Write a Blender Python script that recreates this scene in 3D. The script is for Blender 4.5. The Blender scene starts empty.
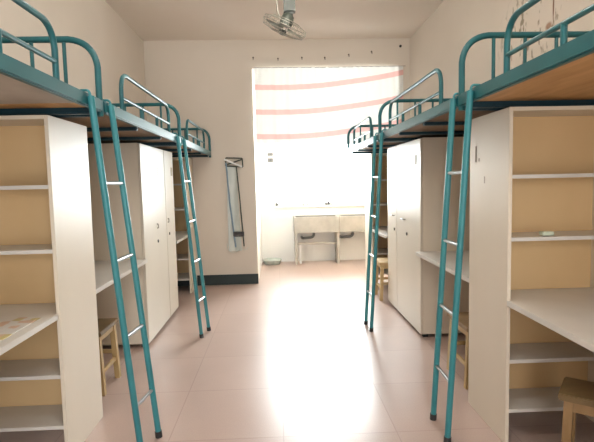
import bpy, bmesh, math, random
from mathutils import Vector, Matrix
random.seed(7)
TUBE = 165          # brightness of the added, unseen ceiling tubes
SKY_FRONT, SKY_BACK = 41, 10
PI = math.pi
C = bpy.context.scene.collection

# ------------------------------------------------------------------ materials
def new_mat(name):
    m = bpy.data.materials.new(name); m.use_nodes = True
    nt = m.node_tree; b = nt.nodes['Principled BSDF']
    return m, nt, b

def coords(nt, scale=(1, 1, 1)):
    tc = nt.nodes.new('ShaderNodeTexCoord'); mp = nt.nodes.new('ShaderNodeMapping')
    mp.inputs['Scale'].default_value = scale
    nt.links.new(tc.outputs['Object'], mp.inputs['Vector'])
    return mp.outputs['Vector']

def mottled(name, c1, c2, scale=3.0, rough=.6, metal=0.0, stretch=(1, 1, 1), bump=0.0, detail=4, spec=.5, coat=0.0):
    m, nt, b = new_mat(name)
    v = coords(nt, stretch)
    n = nt.nodes.new('ShaderNodeTexNoise'); n.inputs['Scale'].default_value = scale; n.inputs['Detail'].default_value = detail
    nt.links.new(v, n.inputs['Vector'])
    r = nt.nodes.new('ShaderNodeValToRGB')
    r.color_ramp.elements[0].position = .3; r.color_ramp.elements[1].position = .7
    r.color_ramp.elements[0].color = (*c1, 1); r.color_ramp.elements[1].color = (*c2, 1)
    nt.links.new(n.outputs['Fac'], r.inputs['Fac'])
    nt.links.new(r.outputs['Color'], b.inputs['Base Color'])
    b.inputs['Roughness'].default_value = rough; b.inputs['Metallic'].default_value = metal
    b.inputs['Specular IOR Level'].default_value = spec
    b.inputs['Coat Weight'].default_value = coat
    b.inputs['Coat Roughness'].default_value = .12
    if bump:
        bp = nt.nodes.new('ShaderNodeBump'); bp.inputs['Strength'].default_value = bump; bp.inputs['Distance'].default_value = .01
        nt.links.new(n.outputs['Fac'], bp.inputs['Height']); nt.links.new(bp.outputs['Normal'], b.inputs['Normal'])
    return m

M = {}
M['wall'] = mottled('wall_paint', (.64, .575, .495), (.675, .605, .525), 1.3, .8, bump=.05)
M['ceiling'] = mottled('ceiling_paint', (.84, .765, .68), (.86, .785, .70), 1.1, .85)
M['balcony'] = mottled('balcony_tile', (.80, .80, .77), (.84, .83, .80), 2, .35)
M['laminate'] = mottled('cream_laminate', (.68, .595, .48), (.72, .635, .525), 2.0, .42, stretch=(1, 1, .4))
M['door_lam'] = mottled('door_laminate', (.64, .57, .475), (.68, .61, .51), 2.0, .36, stretch=(1, 1, .4))
M['desk'] = mottled('desk_laminate', (.60, .565, .52), (.66, .625, .58), 5.0, .3)
M['hardboard'] = mottled('hardboard', (.63, .42, .21), (.70, .48, .255), 2.2, .6, stretch=(1, 1, .7))
M['teal'] = mottled('teal_paint', (.009, .092, .106), (.014, .116, .130), 6, .36, spec=.42)
M['ladder'] = mottled('turquoise_ladder_paint', (.030, .19, .215), (.042, .235, .26), 6, .34, spec=.45)
M['navy'] = mottled('dark_navy_paint', (.004, .028, .042), (.007, .038, .055), 6, .4, spec=.3)
M['chrome'] = mottled('bare_steel', (.34, .35, .36), (.46, .46, .47), 8, .34, metal=1.0)
M['pole_worn'] = mottled('worn_metal', (.45, .42, .38), (.55, .52, .48), 8, .3, metal=.8)
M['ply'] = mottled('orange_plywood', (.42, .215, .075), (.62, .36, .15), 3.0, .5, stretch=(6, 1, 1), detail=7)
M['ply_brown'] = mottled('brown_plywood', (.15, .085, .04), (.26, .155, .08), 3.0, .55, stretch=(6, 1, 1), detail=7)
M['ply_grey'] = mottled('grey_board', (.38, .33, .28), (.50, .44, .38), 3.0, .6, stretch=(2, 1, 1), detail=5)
M['stool'] = mottled('stool_wood', (.20, .115, .045), (.32, .195, .085), 4, .45, stretch=(1, 5, 1), detail=6)
M['stool_seat'] = mottled('dark_stool_seat', (.12, .075, .028), (.19, .12, .05), 4, .45, stretch=(1, 5, 1), detail=6)
M['stool_pale'] = mottled('stool_leg_wood', (.42, .28, .12), (.52, .37, .18), 4, .5, stretch=(4, 4, .6), detail=6)
M['black'] = mottled('black_rubber', (.012, .013, .015), (.025, .025, .028), 5, .55)
M['darkgreen'] = mottled('dark_green_gloss', (.010, .022, .022), (.014, .026, .026), 4, .5)
M['concrete'] = mottled('terrazzo_grey', (.34, .315, .27), (.44, .41, .36), 9, .5)
M['pipe'] = mottled('grey_pipe', (.10, .10, .10), (.15, .15, .14), 5, .4)
M['hook'] = mottled('rusty_hook', (.08, .06, .05), (.16, .12, .10), 20, .5, metal=.5)
M['grille'] = mottled('vent_mark', (.42, .36, .29), (.50, .43, .35), 9, .5)
M['handle'] = mottled('dark_handle', (.13, .11, .10), (.2, .18, .16), 9, .35, metal=.6)
M['lock'] = mottled('lock_dark', (.05, .045, .04), (.09, .08, .07), 9, .35, metal=.6)
M['paper'] = mottled('pale_sticker', (.36, .28, .17), (.45, .36, .23), 6, .6)
M['greenpale'] = mottled('pale_green_card', (.50, .55, .42), (.60, .64, .50), 6, .6)
M['fan_green'] = mottled('fan_green_grey', (.035, .045, .035), (.06, .07, .055), 6, .4)
M['fan_wire'] = mottled('fan_wire', (.30, .29, .24), (.42, .40, .34), 6, .35, metal=.5)
M['fan_blade'] = mottled('fan_blade', (.16, .18, .14), (.22, .24, .19), 6, .4)
M['switch'] = mottled('grey_switch', (.16, .16, .155), (.2, .2, .19), 9, .5)
M['poly'] = mottled('pale_plastic_bag', (.46, .50, .47), (.60, .63, .58), 14, .3, stretch=(1, 1, .3), bump=.3)
M['bluegrey'] = mottled('blue_grey_pole', (.16, .24, .32), (.24, .33, .42), 8, .35)
M['basin'] = mottled('pale_basin', (.42, .48, .44), (.55, .60, .55), 6, .3)
M['basin_dark'] = mottled('dark_towel', (.10, .12, .11), (.18, .20, .18), 12, .8)
M['lampbody'] = mottled('lamp_body', (.8, .8, .78), (.85, .85, .83), 4, .4)
M['alu'] = mottled('window_frame_metal', (.7, .7, .7), (.8, .8, .8), 4, .3, metal=.3)
M['wooddoor'] = mottled('door_paint', (.40, .27, .16), (.46, .32, .20), 4, .5, stretch=(4, 4, .6))

def floor_mat():
    m, nt, b = new_mat('pink_floor_tile')
    v = coords(nt)
    br = nt.nodes.new('ShaderNodeTexBrick'); br.offset = 0; br.squash = 1
    br.inputs['Scale'].default_value = 1; br.inputs['Brick Width'].default_value = .6; br.inputs['Row Height'].default_value = .6
    br.inputs['Mortar Size'].default_value = .0035; br.inputs['Mortar Smooth'].default_value = .2
    br.inputs['Color1'].default_value = (.455, .335, .285, 1); br.inputs['Color2'].default_value = (.485, .36, .31, 1)
    br.inputs['Mortar'].default_value = (.39, .275, .235, 1)
    nt.links.new(v, br.inputs['Vector'])
    n = nt.nodes.new('ShaderNodeTexNoise'); n.inputs['Scale'].default_value = 2.2; n.inputs['Detail'].default_value = 6
    nt.links.new(v, n.inputs['Vector'])
    n2 = nt.nodes.new('ShaderNodeTexNoise'); n2.inputs['Scale'].default_value = 140; n2.inputs['Detail'].default_value = 2
    nt.links.new(v, n2.inputs['Vector'])
    ad = nt.nodes.new('ShaderNodeMath'); ad.operation = 'ADD'
    nt.links.new(n.outputs['Fac'], ad.inputs[0]); nt.links.new(n2.outputs['Fac'], ad.inputs[1])
    mr = nt.nodes.new('ShaderNodeMapRange'); mr.inputs['From Min'].default_value = .6; mr.inputs['From Max'].default_value = 1.4
    mr.inputs['To Min'].default_value = .88; mr.inputs['To Max'].default_value = 1.08
    nt.links.new(ad.outputs[0], mr.inputs['Value'])
    mx = nt.nodes.new('ShaderNodeVectorMath'); mx.operation = 'SCALE'
    nt.links.new(br.outputs['Color'], mx.inputs[0]); nt.links.new(mr.outputs[0], mx.inputs['Scale'])
    nt.links.new(mx.outputs[0], b.inputs['Base Color'])
    rr = nt.nodes.new('ShaderNodeMapRange'); rr.inputs['To Min'].default_value = .27; rr.inputs['To Max'].default_value = .33
    nt.links.new(n.outputs['Fac'], rr.inputs['Value']); nt.links.new(rr.outputs[0], b.inputs['Roughness'])
    b.inputs['IOR'].default_value = 1.5
    return m
M['floor'] = floor_mat()

def right_wall_mat():
    # painted wall with brown seepage and mould specks on one patch
    m, nt, b = new_mat('wall_paint_stained')
    v = coords(nt)
    n = nt.nodes.new('ShaderNodeTexNoise'); n.inputs['Scale'].default_value = 1.3; n.inputs['Detail'].default_value = 4
    nt.links.new(v, n.inputs['Vector'])
    r = nt.nodes.new('ShaderNodeValToRGB'); r.color_ramp.elements[0].position = .3; r.color_ramp.elements[1].position = .7
    r.color_ramp.elements[0].color = (.64, .575, .495, 1); r.color_ramp.elements[1].color = (.675, .605, .525, 1)
    nt.links.new(n.outputs['Fac'], r.inputs['Fac'])
    sp = nt.nodes.new('ShaderNodeTexNoise'); sp.inputs['Scale'].default_value = 22; sp.inputs['Detail'].default_value = 3
    mp = nt.nodes.new('ShaderNodeMapping'); mp.inputs['Scale'].default_value = (1, 1, .5)
    nt.links.new(v, mp.inputs['Vector']); nt.links.new(mp.outputs[0], sp.inputs['Vector'])
    th = nt.nodes.new('ShaderNodeMapRange'); th.inputs['From Min'].default_value = .57; th.inputs['From Max'].default_value = .64
    nt.links.new(sp.outputs['Fac'], th.inputs['Value'])
    def blob(c, rad, soft):
        d = nt.nodes.new('ShaderNodeVectorMath'); d.operation = 'SUBTRACT'; d.inputs[1].default_value = c
        nt.links.new(v, d.inputs[0])
        s = nt.nodes.new('ShaderNodeVectorMath'); s.operation = 'DIVIDE'; s.inputs[1].default_value = rad
        nt.links.new(d.outputs[0], s.inputs[0])
        l = nt.nodes.new('ShaderNodeVectorMath'); l.operation = 'LENGTH'; nt.links.new(s.outputs[0], l.inputs[0])
        q = nt.nodes.new('ShaderNodeMapRange'); q.inputs['From Min'].default_value = 1.0; q.inputs['From Max'].default_value = soft
        nt.links.new(l.outputs['Value'], q.inputs['Value'])
        return q.outputs[0]
    patch = blob((1.757, 3.30, 2.36), (1, .50, .34), .6)
    mu = nt.nodes.new('ShaderNodeMath'); mu.operation = 'MULTIPLY'
    nt.links.new(patch, mu.inputs[0]); nt.links.new(th.outputs[0], mu.inputs[1])
    mu2 = nt.nodes.new('ShaderNodeMath'); mu2.operation = 'MULTIPLY'; mu2.inputs[1].default_value = .75
    nt.links.new(mu.outputs[0], mu2.inputs[0])
    a = nt.nodes.new('ShaderNodeMix'); a.data_type = 'RGBA'; a.inputs['B'].default_value = (.16, .12, .06, 1)
    nt.links.new(mu2.outputs[0], a.inputs['Factor']); nt.links.new(r.outputs['Color'], a.inputs['A'])
    prev = a.outputs['Result']
    for (c, rad, col, k) in (((1.757, 3.01, 2.41), (1, .011, .13), (.16, .06, .025, 1), .9),
                             ((1.757, 3.06, 2.29), (1, .045, .03), (.28, .12, .06, 1), .8)):
        bl = blob(c, rad, .5)
        k1 = nt.nodes.new('ShaderNodeMath'); k1.operation = 'MULTIPLY'; k1.inputs[1].default_value = k
        nt.links.new(bl, k1.inputs[0])
        w = nt.nodes.new('ShaderNodeMix'); w.data_type = 'RGBA'; w.inputs['B'].default_value = col
        nt.links.new(k1.outputs[0], w.inputs['Factor']); nt.links.new(prev, w.inputs['A']); prev = w.outputs['Result']
    nt.links.new(prev, b.inputs['Base Color']); b.inputs['Roughness'].default_value = .8
    return m
M['wall_stained'] = right_wall_mat()

def curtain_mat():
    m = bpy.data.materials.new('striped_curtain_cloth'); m.use_nodes = True
    nt = m.node_tree; nt.nodes.clear()
    out = nt.nodes.new('ShaderNodeOutputMaterial')
    uv = nt.nodes.new('ShaderNodeUVMap'); uv.uv_map = 'UVMap'
    sx = nt.nodes.new('ShaderNodeSeparateXYZ'); nt.links.new(uv.outputs[0], sx.inputs[0])
    md = nt.nodes.new('ShaderNodeMath'); md.operation = 'PINGPONG'; md.inputs[1].default_value = .1565
    sh = nt.nodes.new('ShaderNodeMath'); sh.operation = 'ADD'; sh.inputs[1].default_value = 4 * .313 - .1035
    nt.links.new(sx.outputs['Y'], sh.inputs[0]); nt.links.new(sh.outputs[0], md.inputs[0])
    st = nt.nodes.new('ShaderNodeMapRange'); st.inputs['From Min'].default_value = .1565 - .036; st.inputs['From Max'].default_value = .1565 - .030
    nt.links.new(md.outputs[0], st.inputs['Value'])
    col = nt.nodes.new('ShaderNodeMix'); col.data_type = 'RGBA'
    col.inputs['A'].default_value = (.80, .81, .78, 1); col.inputs['B'].default_value = (.81, .50, .47, 1)
    nt.links.new(st.outputs[0], col.inputs['Factor'])
    d = nt.nodes.new('ShaderNodeBsdfDiffuse'); t = nt.nodes.new('ShaderNodeBsdfTranslucent')
    nt.links.new(col.outputs['Result'], d.inputs['Color']); nt.links.new(col.outputs['Result'], t.inputs['Color'])
    mx = nt.nodes.new('ShaderNodeMixShader'); mx.inputs[0].default_value = .092
    nt.links.new(d.outputs[0], mx.inputs[1]); nt.links.new(t.outputs[0], mx.inputs[2])
    nt.links.new(mx.outputs[0], out.inputs['Surface'])
    return m
M['curtain'] = curtain_mat()

def glass_mat():
    m = bpy.data.materials.new('clear_glass'); m.use_nodes = True
    nt = m.node_tree; nt.nodes.clear()
    out = nt.nodes.new('ShaderNodeOutputMaterial')
    g = nt.nodes.new('ShaderNodeBsdfGlossy'); g.inputs['Roughness'].default_value = .02
    t = nt.nodes.new('ShaderNodeBsdfTransparent'); t.inputs['Color'].default_value = (.96, .98, .97, 1)
    fr = nt.nodes.new('ShaderNodeFresnel'); fr.inputs['IOR'].default_value = 1.35
    mx = nt.nodes.new('ShaderNodeMixShader')
    nt.links.new(fr.outputs[0], mx.inputs[0]); nt.links.new(t.outputs[0], mx.inputs[1]); nt.links.new(g.outputs[0], mx.inputs[2])
    nt.links.new(mx.outputs[0], out.inputs['Surface'])
    return m
M['glass'] = glass_mat()

def mat_pattern():
    m, nt, b = new_mat('patterned_paper')
    v = coords(nt)
    vo = nt.nodes.new('ShaderNodeTexVoronoi'); vo.inputs['Scale'].default_value = 26; vo.inputs['Randomness'].default_value = .35
    nt.links.new(v, vo.inputs['Vector'])
    r = nt.nodes.new('ShaderNodeValToRGB'); r.color_ramp.interpolation = 'CONSTANT'
    e = r.color_ramp.elements
    e[0].position = 0; e[0].color = (.66, .62, .58, 1); e[1].position = .45; e[1].color = (.56, .46, .20, 1)
    x = e.new(.62); x.color = (.70, .66, .62, 1); x = e.new(.8); x.color = (.62, .42, .30, 1)
    sp = nt.nodes.new('ShaderNodeSeparateColor'); nt.links.new(vo.outputs['Color'], sp.inputs[0])
    nt.links.new(sp.outputs[0], r.inputs['Fac']); nt.links.new(r.outputs['Color'], b.inputs['Base Color'])
    b.inputs['Roughness'].default_value = .45
    return m
M['pattern'] = mat_pattern()

def emit_mat(name, col, s):
    m, nt, b = new_mat(name); s = s * TUBE
    b.inputs['Base Color'].default_value = (*col, 1); b.inputs['Emission Color'].default_value = (*col, 1)
    b.inputs['Emission Strength'].default_value = s
    return m
M['tube'] = emit_mat('added_lit_tube', (1, .95, .87), 1)

# ------------------------------------------------------------------ mesh helpers
def box(bm, x0, x1, y0, y1, z0, z1, bev=0.0):
    if x0 > x1: x0, x1 = x1, x0
    if y0 > y1: y0, y1 = y1, y0
    r = bmesh.ops.create_cube(bm, size=1)
    vs = r['verts']
    for v in vs:
        v.co = Vector(((x0 + x1) / 2 + v.co.x * (x1 - x0), (y0 + y1) / 2 + v.co.y * (y1 - y0), (z0 + z1) / 2 + v.co.z * (z1 - z0)))
    if bev:
        es = list({e for v in vs for e in v.link_edges})
        bmesh.ops.bevel(bm, geom=es, offset=bev, segments=2, affect='EDGES')

def obox(bm, c, half, mat3, bev=0.0):
    r = bmesh.ops.create_cube(bm, size=1); vs = r['verts']
    for v in vs:
        v.co = Vector(c) + mat3 @ Vector((v.co.x * 2 * half[0], v.co.y * 2 * half[1], v.co.z * 2 * half[2]))
    if bev:
        es = list({e for v in vs for e in v.link_edges})
        bmesh.ops.bevel(bm, geom=es, offset=bev, segments=2, affect='EDGES')

def fillet(pts, r, n=6):
    pts = [Vector(p) for p in pts]; out = [pts[0]]
    for i in range(1, len(pts) - 1):
        p = pts[i]; a = (pts[i - 1] - p); b = (pts[i + 1] - p)
        ra = min(r, a.length * .49, b.length * .49)
        a.normalize(); b.normalize()
        s, e = p + a * ra, p + b * ra
        for k in range(n + 1):
            t = k / n
            out.append((1 - t) ** 2 * s + 2 * t * (1 - t) * (p * .8 + (s + e) * .1) + t * t * e)
    out.append(pts[-1]); return out

def tube(bm, pts, r, seg=10, closed=False, sy=1.0):
    pts = [Vector(p) for p in pts]; n = len(pts); rings = []
    up = None
    for i, p in enumerate(pts):
        if closed: t = pts[(i + 1) % n] - pts[i - 1]
        else: t = pts[min(i + 1, n - 1)] - pts[max(i - 1, 0)]
        t.normalize()
        if up is None:
            up = Vector((0, 0, 1)) if abs(t.z) < .9 else Vector((1, 0, 0))
        up = (up - t * up.dot(t)).normalized(); sd = t.cross(up)
        rings.append([bm.verts.new(p + (up * math.cos(a) + sd * math.sin(a) * sy) * r) for a in [2 * PI * k / seg for k in range(seg)]])
    m = n if closed else n - 1
    for i in range(m):
        A, B = rings[i], rings[(i + 1) % n]
        for k in range(seg): bm.faces.new((A[k], A[(k + 1) % seg], B[(k + 1) % seg], B[k]))
    if not closed:
        bm.faces.new(rings[0][::-1]); bm.faces.new(rings[-1])

def lathe(bm, prof, c=(0, 0, 0), mat3=None, seg=24):
    mat3 = mat3 or Matrix.Identity(3); rings = []
    for (r, z) in prof:
        rings.append([bm.verts.new(Vector(c) + mat3 @ Vector((r * math.cos(2 * PI * k / seg), r * math.sin(2 * PI * k / seg), z))) for k in range(seg)])
    for A, B in zip(rings, rings[1:]):
        for k in range(seg): bm.faces.new((A[k], A[(k + 1) % seg], B[(k + 1) % seg], B[k]))
    bm.faces.new(rings[0][::-1]); bm.faces.new(rings[-1])

def obj(name, bm, mat, parent=None, smooth=False, origin=None):
    bmesh.ops.recalc_face_normals(bm, faces=bm.faces)
    if origin is not None:
        bmesh.ops.translate(bm, verts=bm.verts, vec=-Vector(origin))
    me = bpy.data.meshes.new(name); bm.to_mesh(me); bm.free()
    if smooth:
        for p in me.polygons: p.use_smooth = True
        try: me.set_sharp_from_angle(angle=math.radians(40))
        except Exception: pass
    me.materials.append(M[mat])
    o = bpy.data.objects.new(name, me); C.objects.link(o)
    if parent is not None:
        o.parent = parent
        base = parent_world(parent)
        o.location = (Vector(origin) if origin is not None else Vector((0, 0, 0))) - base
    elif origin is not None: o.location = origin
    return o

def parent_world(o):
    v = Vector(o.location)
    while o.parent: o = o.parent; v += Vector(o.location)
    return v

def thing(name, label, cat, loc, group=None):
    o = bpy.data.objects.new(name, None); C.objects.link(o); o.location = loc
    o.empty_display_size = .1
    o['label'] = label; o['category'] = cat
    if group: o['group'] = group
    return o
def tag(o, label, cat, group=None):
    o['label'] = label; o['category'] = cat
    if group: o['group'] = group
    return o
def struct(name, bm, mat, parent=None, smooth=False):
    o = obj(name, bm, mat, parent, smooth)
    if parent is None: o['kind'] = 'structure'
    return o
def B(*boxes, bev=0.0):
    bm = bmesh.new()
    for b in boxes: box(bm, *b, bev=bev)
    return bm
def T(*paths, r=.0125, seg=10):
    bm = bmesh.new()
    for p in paths: tube(bm, p, r, seg)
    return bm

# ------------------------------------------------------------------ room shell
WL, WR, YF, YB, H = -1.645, 1.757, 6.25, -1.4, 3.156
JL, LZ = -.285, 2.79        # doorway jamb and lintel underside of the balcony opening
YW = 6.49                   # far side of the dividing wall
YE = 7.95                   # balcony outer wall (inner face)
struct('floor', B((WL - .2, WR + .2, YB - .2, YE + .2, -.12, 0)), 'floor')
struct('ceiling', B((WL - .2, WR + .2, YB - .2, YE + .2, H, H + .15)), 'ceiling')
struct('wall_left', B((WL - .2, WL, YB - .2, YF, 0, H)), 'wall')
struct('wall_right', B((WR, WR + .2, YB - .2, YE + .2, 0, H)), 'wall_stained')
struct('wall_far', B((WL - .2, JL, YF, YW, 0, H), (JL, WR, YF, YW, LZ, H), (1.60, WR, YF, YW, 0, LZ)), 'wall')
struct('baseboard_far', B((WL, JL + .004, YF - .012, YF, 0, .135), bev=.003), 'darkgreen')
# wall behind the camera: an unseen open doorway, its leaf swung outwards, and a window beside it, added for frontal light
DX0, DX1, DZ = -.55, .50, 2.45
QX0, QX1, QZ0, QZ1 = .80, 1.55, 1.0, 2.3
struct('wall_back', B((WL, DX0, YB - .2, YB, 0, H), (DX1, QX0, YB - .2, YB, 0, H), (QX1, WR, YB - .2, YB, 0, H), (DX0, DX1, YB - .2, YB, DZ, H),
                      (QX0, QX1, YB - .2, YB, 0, QZ0), (QX0, QX1, YB - .2, YB, QZ1, H)), 'wall')
d = struct('door_1', B((DX0 - .02, DX0 + .02, YB - 1.1, YB - .2, .01, 2.07), bev=.004), 'wooddoor')
bm = B((DX0, DX0 + .05, YB - .2, YB + .02, 0, DZ), (DX1 - .05, DX1, YB - .2, YB + .02, 0, DZ), (DX0 + .05, DX1 - .05, YB - .2, YB + .02, DZ - .05, DZ))
obj('door_frame', bm, 'wooddoor', d)
w = struct('added_window_2', B((QX0, QX0 + .04, YB - .12, YB - .07, QZ0, QZ1), (QX1 - .04, QX1, YB - .12, YB - .07, QZ0, QZ1),
                         (QX0, QX1, YB - .12, YB - .07, QZ0, QZ0 + .04), (QX0, QX1, YB - .12, YB - .07, QZ1 - .04, QZ1)), 'alu')
obj('glass_pane', B((QX0 + .04, QX1 - .04, YB - .1, YB - .094, QZ0 + .04, QZ1 - .04)), 'glass', w)
# balcony
struct('wall_balcony_left', B((JL - .2, JL, YW, YE + .2, 0, H)), 'balcony')
WX0, WX1, WZ0, WZ1 = -.04, 1.72, .94, 2.98
struct('wall_balcony_end', B((JL, WR, YE, YE + .2, 0, WZ0), (JL, WR, YE, YE + .2, WZ1, H), (JL, WX0, YE, YE + .2, WZ0, WZ1), (WX1, WR, YE, YE + .2, WZ0, WZ1)), 'balcony')
w = struct('window_1', B((WX0, WX0 + .045, YE + .07, YE + .12, WZ0, WZ1), (WX1 - .045, WX1, YE + .07, YE + .12, WZ0, WZ1),
                         (WX0, WX1, YE + .07, YE + .12, WZ0, WZ0 + .045), (WX0, WX1, YE + .07, YE + .12, WZ1 - .045, WZ1),
                         (.84, .88, YE + .07, YE + .12, WZ0, WZ1)), 'alu')
obj('glass_pane', B((WX0 + .045, .84, YE + .09, YE + .096, WZ0 + .045, WZ1 - .045)), 'glass', w)
obj('glass_pane', B((.88, WX1 - .045, YE + .09, YE + .096, WZ0 + .045, WZ1 - .045)), 'glass', w)
struct('trim_1', B((WX0 - .03, WX1 + .02, YE - .035, YE + .07, WZ0 - .03, WZ0), bev=.004), 'balcony')

# ------------------------------------------------------------------ loft beds
ZB0, ZB1 = 1.69, 1.75
def loft_bed(s, x, y0, y1, xw, guard, label, board, legs, near_frame, board_split=False):
    """s = -1 left / +1 right; x = aisle rail, xw = wall-side rail"""
    r = thing('loft_bed', label, 'bed', ((x + xw) / 2, (y0 + y1) / 2, 1.675), 'teal steel loft beds along both walls')
    G = .02
    # long rails (rectangular tube)
    obj('side_rail', B((x - G * .75, x + G * .75, y0 + .018, y1 - .0, ZB0, ZB1), bev=.006), 'teal', r)
    obj('side_rail', B((xw - G * .75, xw + G * .75, y0 + .018, y1 - .0, ZB0, ZB1), bev=.006), 'teal', r)
    xa, xb = min(x, xw) + .018, max(x, xw) - .018
    ys = [y0 + .045, y0 + (y1 - y0) * (.25 if near_frame else .36), y0 + (y1 - y0) * (.45 if near_frame else .68), y1 - .045]
    for k, yy in enumerate(ys):
        z1 = ZB1 - .045
        obj('crossbar', B((xa, xb, yy - .02, yy + .02, 1.675, 1.742 if k in (0, 3) else z1 - .008), bev=.004), 'navy', r)
    zb = 1.702
    if board_split:
        ym = y1 - .20
        obj('bed_board', B((xa, xb, y0 + .06, ym, zb, zb + .014)), board, r)
        o = obj('bed_board', B((xa, xb, ym + .004, y1 - .075, zb, zb + .014)), 'ply', r); o['label'] = 'orange brown board strip'
    else:
        obj('bed_board', B((xa, xb, y0 + .06, y1 - .075, zb, zb + .014)), board, r)
    # end frames: an arch of round tube with four spindles
    def endframe(yy):
        zt = 2.035
        p = fillet([(x, yy, 1.67), (x, yy, zt), (xw, yy, zt), (xw, yy, 1.67)], .13, 9)
        f = obj('end_frame', T(p, r=.0155, seg=12), 'teal', r, True)
        for q in (1, 2, 3, 4):
            xx = x + (xw - x) * q / 5
            obj('spindle', T([(xx, yy, 1.70), (xx, yy, zt - .004)], r=.009), 'teal', f, True)
    endframe(y1)
    if near_frame: endframe(y0 + .0)
    # guard rail on the aisle side
    g0, g1 = guard
    g = obj('guard_rail', T(fillet([(x, g0, 1.74), (x, g0, 1.955), (x, g1, 1.955), (x, g1, 1.74)], .09, 8), r=.0125), 'teal', r, True)
    bar = T([(x, g0 + .005, 1.818), (x, g1 - .005, 1.818)], r=.0095)
    obj('guard_bar', bar, 'teal', g, True)
    for q in (.33, .67):
        yy = g0 + (g1 - g0) * q
        obj('guard_post', T([(x, yy, 1.745), (x, yy, 1.818)], r=.011), 'teal', g, True)
    if legs:
        for xx in (x, xw):
            obj('leg', T([(xx, y0, 0.0), (xx, y0, 1.70)], r=.02, seg=12), 'teal', r, True)
    return r

XL, XR = -.85, .93
XWL, XWR = WL + .03, WR - .03
Y1, Y2, Y3 = 2.38, 4.275, 6.17
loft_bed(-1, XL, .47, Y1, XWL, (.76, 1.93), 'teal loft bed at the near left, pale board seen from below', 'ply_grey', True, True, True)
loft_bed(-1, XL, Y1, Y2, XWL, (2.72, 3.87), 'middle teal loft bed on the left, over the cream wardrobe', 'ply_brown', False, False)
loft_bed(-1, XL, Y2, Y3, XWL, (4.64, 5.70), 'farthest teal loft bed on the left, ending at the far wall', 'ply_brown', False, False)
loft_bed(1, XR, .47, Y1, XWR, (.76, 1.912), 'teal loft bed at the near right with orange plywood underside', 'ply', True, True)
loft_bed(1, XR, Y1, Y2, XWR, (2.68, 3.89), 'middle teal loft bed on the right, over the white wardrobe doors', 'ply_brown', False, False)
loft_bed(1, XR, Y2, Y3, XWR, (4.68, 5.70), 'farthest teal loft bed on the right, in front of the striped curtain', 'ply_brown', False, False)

# ------------------------------------------------------------------ ladders
def ladder(top_n, top_f, bot_n, bot_f, zr, label):
    tn, tf, bn, bf = map(Vector, (top_n, top_f, bot_n, bot_f))
    sgn = 1 if tn.x < 0 else -1
    r = thing('bed_ladder', label, 'ladder', ((bn.x + bf.x) / 2, (bn.y + bf.y) / 2, 0), 'teal ladders leaning from the loft beds')
    rr = .0155
    off = .03 * sgn            # stile stands off the rail, hook reaches over it
    for t, b in ((tn, bn), (tf, bf)):
        t2 = Vector((t.x + off, t.y, 1.70))
        dr = (t2 - b).normalized()
        topz = t2 + dr * .034
        st = obj('stile', T([b + dr * .03, topz], r=rr, seg=12), 'ladder', r, True)
        hook = fillet([topz - dr * .02, Vector((topz.x - off * .2, topz.y, 1.760)), Vector((t.x - .026 * sgn, t.y, 1.760)), Vector((t.x - .026 * sgn, t.y, 1.725))], .012, 4)
        obj('hook', T(hook, r=.006, seg=8), 'ladder', st, True)
        ft = obj('rubber_foot', T([b + Vector((0, 0, .0)), b + dr * .034], r=rr + .003, seg=12), 'black', st, True)
    for z in zr:
        k = z / 1.70
        a = bn.lerp(Vector((tn.x + off, tn.y, 1.70)), k); b = bf.lerp(Vector((tf.x + off, tf.y, 1.70)), k)
        obj('rung', T([a, b], r=.0095), 'chrome', r, True)
ZR = (.315, .66, 1.01, 1.36)
ladder((XL, 2.20, 1.7), (XL, 2.46, 1.7), (-.695, 2.26, 0), (-.66, 2.451, 0), (.26, .61, .98, 1.345), 'teal ladder with steel rungs at the near left bed')
ladder((XL, 4.06, 1.7), (XL, 4.34, 1.7), (-.691, 4.08, 0), (-.655, 4.27, 0), ZR, 'teal ladder at the left beds beyond the wardrobe')
ladder((XR, 2.205, 1.7), (XR, 2.42, 1.7), (.826, 2.275, 0), (.833, 2.515, 0), ZR, 'teal ladder with steel rungs at the near right bed')
ladder((XR, 4.07, 1.7), (XR, 4.35, 1.7), (.799, 4.09, 0), (.79, 4.30, 0), ZR, 'slim teal ladder at the right beds near the balcony')

# ------------------------------------------------------------------ bookcases
def bookcase(s, xc, y0, y1, label, w=.588, zs=(.18, .432, .73, 1.04, 1.343), top=1.663, mid=None):
    xo = xc + s * w
    r = thing('bookcase', label, 'bookcase', ((xc + xo) / 2, (y0 + y1) / 2, 0), 'open cream bookcases under the loft beds')
    t = .018
    p = obj('side_panel', B((xc, xc + s * t, y0, y1, 0, top), bev=.0015), 'laminate', r)
    obj('side_panel', B((xo - s * t, xo, y0, y1, 0, top), bev=.0015), 'laminate', r)
    obj('back_panel', B((xc + s * t, xo - s * t, (mid or y1 - .012), (mid or y1 - .012) + .008, zs[0] - t, top - t)), 'hardboard', r)
    obj('top_panel', B((xc + s * t, xo - s * t, y0, y1 - .002, top - t, top), bev=.0015), 'laminate', r)
    for z in zs:
        obj('shelf', B((xc + s * t, xo - s * t, y0 + .004, (mid or y1 - .012) - .001, z - t, z), bev=.0015), 'desk', r)
        if mid: obj('shelf', B((xc + s * t, xo - s * t, mid + .009, y1 - .004, z - t, z), bev=.0015), 'desk', r)   # the case is open towards both desks
    return r, p
bL, pL = bookcase(-1, -1.043, 2.255, 2.705, 'open cream bookcase at the near left under the loft bed', mid=2.495)
bR, pR = bookcase(1, 1.104, 2.235, 2.695, 'open cream bookcase at the near right, number written on its side', w=.592, mid=2.47)
bookcase(-1, -1.085, 5.79, 6.235, 'open bookcase at the far left against the far wall', w=.555)
bookcase(1, 1.15, 5.79, 6.235, 'open bookcase at the far right beside the balcony opening', w=.60)
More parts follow.
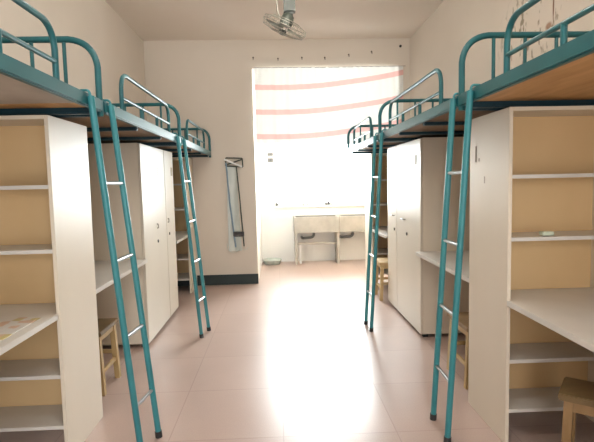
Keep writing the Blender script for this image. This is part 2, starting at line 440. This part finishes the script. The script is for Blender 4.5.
# the handwritten mark and a smudge on the right bookcase side
M['marker'] = mottled('faded_marker', (.36, .29, .23), (.42, .34, .28), 20, .7)
cu = bpy.data.curves.new('number_mark', 'FONT'); cu.body = '1.'; cu.size = .115; cu.extrude = .0004; cu.offset = .004; cu.align_x = 'CENTER'
tmp = bpy.data.objects.new('number_text', cu); C.objects.link(tmp)
bpy.context.view_layer.update()
me = bpy.data.meshes.new_from_object(tmp.evaluated_get(bpy.context.evaluated_depsgraph_get()))
bpy.data.objects.remove(tmp); me.materials.clear(); me.materials.append(M['marker'])
o = bpy.data.objects.new('number_mark', me); C.objects.link(o)
o.rotation_euler = (PI / 2, 0, -PI / 2); o.parent = pR; o.location = Vector((1.1034, 2.60, 1.425)) - parent_world(pR)
o['label'] = 'faded grey number mark'
obj('smudge', B((1.1032, 1.1045, 2.495, 2.507, 1.303, 1.34)), 'marker', pR)

# ------------------------------------------------------------------ desks
def desk(s, xc, xw, y0, y1, label, side_at):
    r = thing('desk', label, 'desk', ((xc + xw) / 2, (y0 + y1) / 2, 0), 'cream desks between the cabinets')
    obj('desk_top', B((xc, xw, y0, y1, .708, .735), bev=.002), 'desk', r)
    obj('back_rail', B((xw - s * .03, xw - s * .012, y0, y1, .50, .708)), 'laminate', r)
    for yy in side_at:
        obj('side_panel', B((xc + s * .06, xw - s * .03, yy, yy + .018, 0, .708)), 'laminate', r)
GL, GR = -1.087, 1.175
DL, DR = -1.05, 1.10
desk(-1, DL, WL + .004, 1.15, 2.25, 'near left desk with a patterned sheet on its top', (1.16,))
desk(1, DR, WR - .004, 1.15, 2.23, 'near right desk, bare grey top, wooden stool pushed under', (1.16,))
desk(-1, GL + .02, WL + .004, 2.71, 3.868, 'left desk between the near bookcase and the wardrobe', ())
desk(1, GR - .045, WR - .004, 2.70, 3.868, 'right desk between the near bookcase and the wardrobe', ())
desk(-1, GL + .01, WL + .004, 5.06, 5.785, 'small left desk past the wardrobe, before the far bookcase', ())
desk(1, GR - .03, WR - .004, 5.06, 5.785, 'small right desk past the wardrobe near the balcony', ())
tag(obj('desk_mat', B((-1.60, -1.10, 1.55, 2.20, .735, .7375)), 'pattern'), 'white and yellow patterned sheet lying on the near left desk', 'desk mat')
tag(obj('soap_box', B((1.29, 1.35, 2.262, 2.30, 1.0435, 1.062), bev=.003), 'greenpale'), 'small pale green box on a shelf of the near right bookcase', 'box')

# ------------------------------------------------------------------ wardrobes
def wardrobe(s, xc, xw, label, marks):
    y0, ym, y1, z0, z1 = 3.872, 4.665, 5.05, .03, 1.672
    r = thing('wardrobe', label, 'wardrobe', ((xc + xw) / 2, (y0 + y1) / 2, 0), 'cream wardrobes under the middle beds')
    obj('cabinet_body', B((xc + s * .02, xw - s * .005, y0, y1, z0, z1), bev=.002), 'laminate', r)
    f = bmesh.new()
    for (fx, fy) in ((xc + s * .05, y0 + .04), (xc + s * .05, y1 - .04), (xw - s * .05, y0 + .04), (xw - s * .05, y1 - .04)):
        obj('foot', B((fx - .02, fx + .02, fy - .02, fy + .02, 0, z0)), 'black', r)
    f.free()
    ds = []
    for (a, b) in ((y0 + .002, ym - .005), (ym + .005, y1 - .002)):
        ds.append(obj('cabinet_door', B((xc, xc + s * .018, a, b, z0 + .0, z1 - .004), bev=.002), 'door_lam', r))
    for kind, di, yy, zz in marks:
        p = ds[di]; e = .004
        if kind == 'vent':
            bm = bmesh.new()
            for k in range(4): box(bm, xc, xc - s * e, yy - .03, yy + .03, zz - .03 + k * .018, zz - .022 + k * .018)
            obj('vent', bm, 'grille', p)
        elif kind == 'sticker':
            obj('sticker', B((xc, xc - s * .0015, yy - .03, yy + .04, zz - .045, zz + .04)), 'paper', p)
        elif kind == 'handle':
            h = fillet([(xc, yy - .05, zz), (xc - s * .02, yy - .05, zz), (xc - s * .02, yy + .05, zz), (xc, yy + .05, zz)], .01, 4)
            obj('handle', T(h, r=.005, seg=8), 'handle', p, True)
        elif kind == 'pull':
            h = fillet([(xc, yy, zz - .018), (xc - s * .012, yy, zz - .018), (xc - s * .012, yy, zz + .018), (xc, yy, zz + .018)], .008, 4)
            obj('handle', T(h, r=.005, seg=8), 'grille', p, True)
        elif kind == 'lock':
            bm = bmesh.new(); tube(bm, [(xc + s * .002, yy, zz), (xc - s * .006, yy, zz)], .014, 14); obj('lock', bm, 'lock', p, True)
wardrobe(-1, GL, WL + .005, 'cream wardrobe on the left with two slotted vents high up',
         [('vent', 0, 4.09, 1.46), ('vent', 0, 4.40, 1.455), ('pull', 0, 4.30, .967), ('lock', 0, 4.31, .83),
          ('pull', 1, 4.72, .985), ('lock', 1, 4.77, .85), ('sticker', 1, 4.97, 1.47)])
wardrobe(1, GR, WR - .005, 'white doored wardrobe on the right with stickers and bar handles',
         [('sticker', 0, 4.0, 1.50), ('sticker', 1, 4.95, 1.44), ('lock', 1, 4.88, 1.545), ('handle', 0, 4.39, .967), ('lock', 0, 4.29, .837),
          ('handle', 1, 4.80, .977), ('lock', 1, 4.75, .837)])

# ------------------------------------------------------------------ stools
def stool(cx, cy, ang, h, w, l, label, legmat='stool_pale', seatmat='stool'):
    r = thing('wooden_stool', label, 'stool', (cx, cy, 0), 'wooden stools at the desks')
    R = Matrix.Rotation(ang, 3, 'Z')
    def ob(name, cen, half, mat, bev=.003, par=r, tilt=None):
        bm = bmesh.new(); m = R if tilt is None else R @ tilt
        obox(bm, Vector((cx, cy, 0)) + R @ Vector(cen), half, m, bev); return obj(name, bm, mat, par)
    ob('seat', (0, 0, h - .014), (l / 2, w / 2, .014), seatmat, .005)
    a, b = l / 2 - .03, w / 2 - .025
    for sx in (-1, 1):
        for sy in (-1, 1):
            bm = bmesh.new()
            vs = []
            for z, k in ((0, 1.0), (h - .028, .90)):
                c = Vector((sx * a * (1.03 if z == 0 else .95), sy * b * (1.08 if z == 0 else .92), z))
                for dx, dy in ((-1, -1), (1, -1), (1, 1), (-1, 1)):
                    vs.append(bm.verts.new(Vector((cx, cy, 0)) + R @ (c + Vector((dx * .017, dy * .017, 0)))))
            for q in range(4): bm.faces.new((vs[q], vs[(q + 1) % 4], vs[4 + (q + 1) % 4], vs[4 + q]))
            bm.faces.new(vs[:4][::-1]); bm.faces.new(vs[4:])
            obj('leg', bm, legmat, r)
    for sy in (-1, 1):
        ob('apron', (0, sy * b * .93, h - .052), (a * .92, .009, .022), legmat, .001)
        ob('stretcher', (0, sy * b * 1.0, .14), (a * .96, .008, .013), legmat, .001)
    for sx in (-1, 1):
        ob('apron', (sx * a * .95, 0, h - .052), (.009, b * .9, .022), legmat, .001)
        ob('stretcher', (sx * a * .985, 0, .19), (.008, b * .96, .013), legmat, .001)
R53 = math.radians(-38)
stool(1.322, 1.812, R53, .447, .21, .34, 'wooden stool at the bottom right corner by the bookcase', 'stool', 'stool_seat')
stool(-1.27, 3.135, PI / 2, .415, .28, .34, 'wooden stool under the left desk behind the near bookcase', 'stool_pale', 'stool_seat')
stool(1.30, 3.04, PI / 2, .40, .28, .36, 'wooden stool under the right desk behind the near bookcase', 'stool_pale', 'stool')
stool(1.235, 5.30, PI / 2, .43, .26, .34, 'pale wooden stool at the far right desk past the wardrobe', 'stool_pale', 'stool_pale')

# ------------------------------------------------------------------ balcony wash trough
sk = thing('wash_trough', 'grey concrete double wash trough standing under the balcony window', 'sink', (.9, 7.78, 0))
y0, y1, zt, zb = 7.60, 7.945, .772, .515
for (a, b) in ((.255, .985), (.99, 1.70)):
    t = .03
    bm = B((a, b, y0, y0 + t, zb, zt), (a, b, y1 - t, y1, zb, zt), (a, a + t, y0 + t, y1 - t, zb, zt), (b - t, b, y0 + t, y1 - t, zb, zt), (a + t, b - t, y0 + t, y1 - t, zb, zb + .04))
    bs = obj('basin', bm, 'concrete', sk)
    obj('dark_back_strip', B((a + t, b - t, y1 - t - .012, y1 - t, zb + .05, zt - .002)), 'pipe', bs)  # dark strip along the basin's inner back wall
for x in (.262, .945, 1.655): obj('leg_panel', B((x, x + .04, y0 + .02, y1, 0, zb)), 'concrete', sk)
obj('shelf_board', B((.302, .945, 7.70, 7.74, .31, .345)), 'concrete', sk)
obj('post', B((.335, .365, 7.70, 7.73, 0, .31)), 'lampbody', sk)
for x in (.575, 1.215):
    pts = fillet([(x, 7.72, zb + .01), (x, 7.72, .43), (x - .19, 7.72, .415), (x - .19, 7.92, .415)], .06, 8)
    obj('drain_pipe', T(pts, r=.022, seg=12), 'pipe', sk, True)
# things on the sill
for k, (x, h) in enumerate(((.42, .05), (.50, .06), (.81, .085))):
    bm = bmesh.new(); lathe(bm, [(.014, 0), (.016, .01), (.016, h * .75), (.009, h * .85), (.009, h)], (x, YE + .005, WZ0))
    tag(obj('toiletry_bottle', bm, ('poly', 'poly', 'pipe')[k], None, True), ('small pale bottle leftmost on the balcony window sill', 'small pale bottle second from left on the sill', 'dark slim bottle in the middle of the balcony sill')[k], 'bottle', 'small bottles on the window sill')
bm = bmesh.new(); obox(bm, (1.22, YE + .005, WZ0 + .0125), (.06, .02, .012), Matrix.Identity(3), .006)
tag(obj('soap_dish', bm, 'poly'), 'low grey soap dish at the right of the sill', 'soap dish')
# floor basin
bm = bmesh.new()
lathe(bm, [(.12, 0), (.125, .004), (.15, .068), (.165, .075), (.158, .080), (.143, .072), (.118, .010)], (-.115, 7.76, 0), seg=28)
ba = thing('washbasin', 'shallow pale plastic basin on the balcony floor by the left wall', 'basin', (-.115, 7.76, 0))
obj('bowl', bm, 'basin', ba, True)
# switch plates on the end wall
for zz, h, lab in ((1.80, .05, 'upper small grey switch plate on the balcony end wall'), (1.705, .065, 'lower small grey switch plate on the balcony end wall')):
    s_ = thing('switch_plate', lab, 'switch', (-.10, YE, zz), 'switch plates on the balcony wall')
    obj('plate', B((-.15, -.06, YE - .012, YE, zz - h / 2, zz + h / 2), bev=.004), 'switch', s_)
    obj('rocker', B((-.12, -.09, YE - .017, YE - .012, zz - h / 4, zz + h / 4), bev=.002), 'pipe', s_)

# ------------------------------------------------------------------ curtain
bm = bmesh.new(); uvl = bm.loops.layers.uv.new('UVMap')
NX, NV = 120, 60; X0, X1 = -.262, 1.665
grid = []
for i in range(NX + 1):
    u = i / NX; x = X0 + (X1 - X0) * u
    rise = .165 * u ** 2.5 - .012 * math.sin(PI * min(1, u * 1.6))
    col = []
    for j in range(NV + 1):
        v = rise + .02 + (.95 + .06 * u) * j / NV
        z = 2.796 - (v - rise - .02)
        f = j / NV
        y = 6.229 + .006 * math.sin(x * 34 + f) * (.4 + f) + .004 * math.sin(x * 71 + 1)
        col.append((bm.verts.new((x, y, z)), v))
    grid.append(col)
for i in range(NX):
    for j in range(NV):
        q = (grid[i][j], grid[i + 1][j], grid[i + 1][j + 1], grid[i][j + 1])
        f = bm.faces.new([p[0] for p in q]); f.smooth = True
        for l, p in zip(f.loops, q): l[uvl].uv = (0, p[1])
cur = thing('curtain', 'white curtain with pink horizontal stripes across the balcony opening', 'curtain', (.69, 6.229, 2.79))
co = obj('curtain_cloth', bm, 'curtain', cur)
obj('curtain_cord', T([(X0 - .01, 6.229, 2.80), (.69, 6.229, 2.795), (X1 + .03, 6.229, 2.80)], r=.003, seg=6), 'hook', cur, True)

# hooks on the lintel
hp = [(-.268, 2.932, 'leftmost'), (.049, 2.916, 'second'), (.356, 2.925, 'third'), (.651, 2.922, 'fourth'), (.961, 2.956, 'fifth'), (1.258, 2.99, 'sixth')]
for x, z, nm in hp:
    bm = bmesh.new()
    lathe(bm, [(.011, 0), (.011, .004), (.004, .006), (.004, .02)], (x, YF, z), Matrix.Rotation(PI / 2, 3, 'X'), 12)
    tube(bm, fillet([(x, YF - .018, z), (x, YF - .022, z - .035), (x, YF - .04, z - .03), (x, YF - .04, z - .012)], .008, 3), .0035, 6)
    tag(obj('wall_hook', bm, 'hook', None, True), nm + ' of six small rusty hooks counted from left above the curtain', 'hook', 'rusty hooks on the beam')
bm = bmesh.new(); lathe(bm, [(.017, 0), (.017, .008), (.010, .015), (.006, .03)], (1.635, YF, 3.055), Matrix.Rotation(PI / 2, 3, 'X'), 16)
tag(obj('cable_cap', bm, 'black', None, True), 'dark round cable cap in the upper right corner of the beam', 'cap')

# ------------------------------------------------------------------ crutch-like folded rack hanging on the far wall
rk = thing('folded_rack', 'folded metal rack in clear wrap hanging on the far wall', 'rack', (-.55, 6.21, 1.6))
yy = 6.215
obj('head_frame', T([(-.655, yy, 1.665), (-.445, yy, 1.655)], [(-.655, yy, 1.665), (-.66, yy, 1.56)], [(-.445, yy, 1.655), (-.44, yy, 1.545)], [(-.66, yy, 1.56), (-.44, yy, 1.545)], [(-.64, yy, 1.58), (-.45, yy, 1.64)], r=.0085), 'fan_green', rk, True)
obj('cross_arm', T([(-.675, yy - .018, 1.645), (-.45, yy - .018, 1.545)], r=.012), 'lampbody', rk, True)
obj('pole', T([(-.655, yy, 1.60), (-.625, yy, 1.10), (-.565, yy, .50)], r=.011), 'bluegrey', rk, True)
obj('pole', T([(-.525, yy, 1.56), (-.49, yy, 1.10), (-.455, yy, .51)], r=.0085), 'fan_green', rk, True)
bm = bmesh.new()
zs = [1.56, 1.3, 1.0, .7, .45]
rows = []
for k, z in enumerate(zs):
    t = k / 4; xa = -.655 + .0 * t; xb = -.53 + .045 * t
    n = 8; row = []
    for i in range(n + 1):
        u = i / n; row.append((xa + (xb - xa) * u, yy + .012 * math.sin(u * PI) * (1 if k % 2 else .6) + .004 * math.sin(u * 9 + k), z))
    rows.append([[bm.verts.new(p), bm.verts.new((p[0], p[1] + .004, p[2]))] for p in row])
for a, b in zip(rows, rows[1:]):
    for i in range(8):
        for s_ in (0, 1): bm.faces.new((a[i][s_], a[i + 1][s_], b[i + 1][s_], b[i][s_]))
obj('plastic_wrap', bm, 'poly', rk, True)
obj('clamp', B((-.59, -.45, yy - .022, yy + .012, .64, .705), bev=.006), 'black', rk)
bm = bmesh.new(); tube(bm, fillet([(-.675, yy, .55), (-.67, yy, .46), (-.60, yy, .43), (-.53, yy, .45), (-.50, yy, .50)], .04, 4), .0045, 6)
tube(bm, fillet([(-.49, yy, .48), (-.44, yy, .45), (-.40, yy, .50)], .03, 4), .0035, 6)
obj('cord', bm, 'poly', rk, True)
obj('wall_nail', T([(-.55, yy, 1.67), (-.55, YF, 1.67)], r=.004, seg=6), 'hook', rk, True)

# ------------------------------------------------------------------ ceiling fan
fc = Vector((.10, 4.4, 2.725))
fan = thing('ceiling_fan', 'small caged orbit fan tilted under the ceiling near the curtain', 'fan', (.14, 4.4, H))
bm = bmesh.new(); lathe(bm, [(.02, -.05), (.06, -.03), (.065, 0)], (.14, 4.4, H)); obj('canopy', bm, 'fan_green', fan, True)
obj('drop_rod', T([(.14, 4.4, H - .04), (.14, 4.4, 2.90)], r=.012), 'fan_green', fan, True)
bm = bmesh.new(); box(bm, .095, .20, 4.35, 4.45, 2.83, 2.985, .02); obj('gear_box', bm, 'fan_green', fan)
obj('bracket', T(fillet([(.06, 4.4, 3.0), (.035, 4.4, 2.96), (.045, 4.4, 2.83), (.10, 4.4, 2.79)], .03, 4), [(.06, 4.4, 2.995), (.14, 4.4, 2.97)], r=.008), 'fan_wire', fan, True)
tilt = Matrix.Rotation(math.radians(24), 3, 'Y') @ Matrix.Rotation(math.radians(11), 3, 'X')
bm = bmesh.new(); lathe(bm, [(.02, .0), (.055, .01), (.062, .05), (.05, .10), (.02, .125)], fc, tilt); obj('motor', bm, 'fan_green', fan, True)
R_ = .205
cage = bmesh.new()
for zz, rr_ in ((.0, R_), (.028, R_ * .97), (-.04, R_ * .93), (-.06, R_ * .55), (.055, R_ * .6)):
    tube(cage, [fc + tilt @ Vector((rr_ * math.cos(a), rr_ * math.sin(a), zz)) for a in [2 * PI * k / 36 for k in range(36)]], .0028, 6, True)
for k in range(28):
    a = 2 * PI * k / 28; pr = [(.04, .068), (R_ * .6, .055), (R_ * .97, .028), (R_, 0), (R_ * .93, -.04), (R_ * .55, -.06), (.03, -.066)]
    tube(cage, [fc + tilt @ Vector((r_ * math.cos(a), r_ * math.sin(a), z_)) for r_, z_ in pr], .0014, 5)
obj('cage', cage, 'fan_wire', fan, True)
for k in range(3):
    bm = bmesh.new(); n = 8; top = []; a0 = 2 * PI * k / 3 + .4
    for i in range(n + 1):
        t = i / n; rr_ = .035 + .15 * t; half = .14 + .42 * math.sin(min(1, t * 1.2) * PI * .55)
        row = []
        for j in range(5):
            a = a0 + half * (j / 4 - .5) * 2 * (.6 if t < .1 else 1); z_ = -.012 + .03 * (j / 4 - .5)
            row.append((bm.verts.new(fc + tilt @ Vector((rr_ * math.cos(a), rr_ * math.sin(a), z_))), bm.verts.new(fc + tilt @ Vector((rr_ * math.cos(a), rr_ * math.sin(a), z_ - .003)))))
        top.append(row)
    for i in range(n):
        for j in range(4):
            for s_ in (0, 1): bm.faces.new((top[i][j][s_], top[i + 1][j][s_], top[i + 1][j + 1][s_], top[i][j + 1][s_]))
    obj('blade', bm, 'fan_blade', fan, True)
bm = bmesh.new(); lathe(bm, [(.012, -.075), (.038, -.066), (.038, -.058), (.03, -.02)], fc, tilt); obj('badge', bm, 'fan_green', fan, True)

# ------------------------------------------------------------------ ceiling lamps, out of view, added to brighten the room
for yy_, lab in ((.9, 'unseen white tube lamp added on the ceiling above the near beds'), (3.3, 'unseen white tube lamp added on the ceiling above the middle beds')):
    lp = thing('added_tube_lamp', lab, 'lamp', (.05, yy_, H), 'added ceiling tube lamps out of view')
    obj('housing', B((-.55, .65, yy_ - .04, yy_ + .04, H - .05, H), bev=.006), 'lampbody', lp)
    obj('tube', T([(-.53, yy_, H - .068), (.63, yy_, H - .068)], r=.014), 'tube', lp, True)  # lit

# ------------------------------------------------------------------ daylight
wd = bpy.data.worlds.new('World'); bpy.context.scene.world = wd; wd.use_nodes = True
nt = wd.node_tree; bg = nt.nodes['Background']; bg.inputs['Color'].default_value = (.93, .97, 1.0, 1)
tc = nt.nodes.new('ShaderNodeTexCoord'); sx = nt.nodes.new('ShaderNodeSeparateXYZ'); nt.links.new(tc.outputs['Generated'], sx.inputs[0])
mr = nt.nodes.new('ShaderNodeMapRange'); mr.interpolation_type = 'SMOOTHSTEP'
mr.inputs['From Min'].default_value = -.5; mr.inputs['From Max'].default_value = .5
mr.inputs['To Min'].default_value = SKY_BACK; mr.inputs['To Max'].default_value = SKY_FRONT     # bright sky on the balcony side
nt.links.new(sx.outputs['Y'], mr.inputs['Value']); nt.links.new(mr.outputs[0], bg.inputs['Strength'])
for (x0, x1, z0, z1, yy_, rx) in ((WX0, WX1, WZ0, WZ1, YE + .16, -PI / 2), (DX0, DX1, 0, DZ, YB - .19, PI / 2), (QX0, QX1, QZ0, QZ1, YB - .17, PI / 2)):
    ld = bpy.data.lights.new('portal', 'AREA'); ld.shape = 'RECTANGLE'; ld.size = x1 - x0; ld.size_y = z1 - z0
    ld.cycles.is_portal = True
    lo = bpy.data.objects.new('portal', ld); C.objects.link(lo)
    lo.location = ((x0 + x1) / 2, yy_, (z0 + z1) / 2); lo.rotation_euler = (rx, 0, 0)

# ------------------------------------------------------------------ camera
cam = bpy.data.cameras.new('camera'); co_ = bpy.data.objects.new('camera', cam); C.objects.link(co_)
f, p, y, r = 475.58, -.0811, .0396, .0219
cam.sensor_width = 36; cam.lens = f * 36 / 594; cam.clip_start = .02
Rm = Matrix.Rotation(-y, 3, 'Z') @ Matrix.Rotation(PI / 2 + p, 3, 'X') @ Matrix.Rotation(-r, 3, 'Z')
co_.matrix_world = Matrix.Translation((0, 0, 1.33)) @ Rm.to_4x4()
sc = bpy.context.scene; sc.camera = co_
sc.view_settings.view_transform = 'Standard'; sc.view_settings.look = 'None'
sc.view_settings.exposure = 0.0; sc.view_settings.gamma = 1; sc.view_settings.use_curve_mapping = False
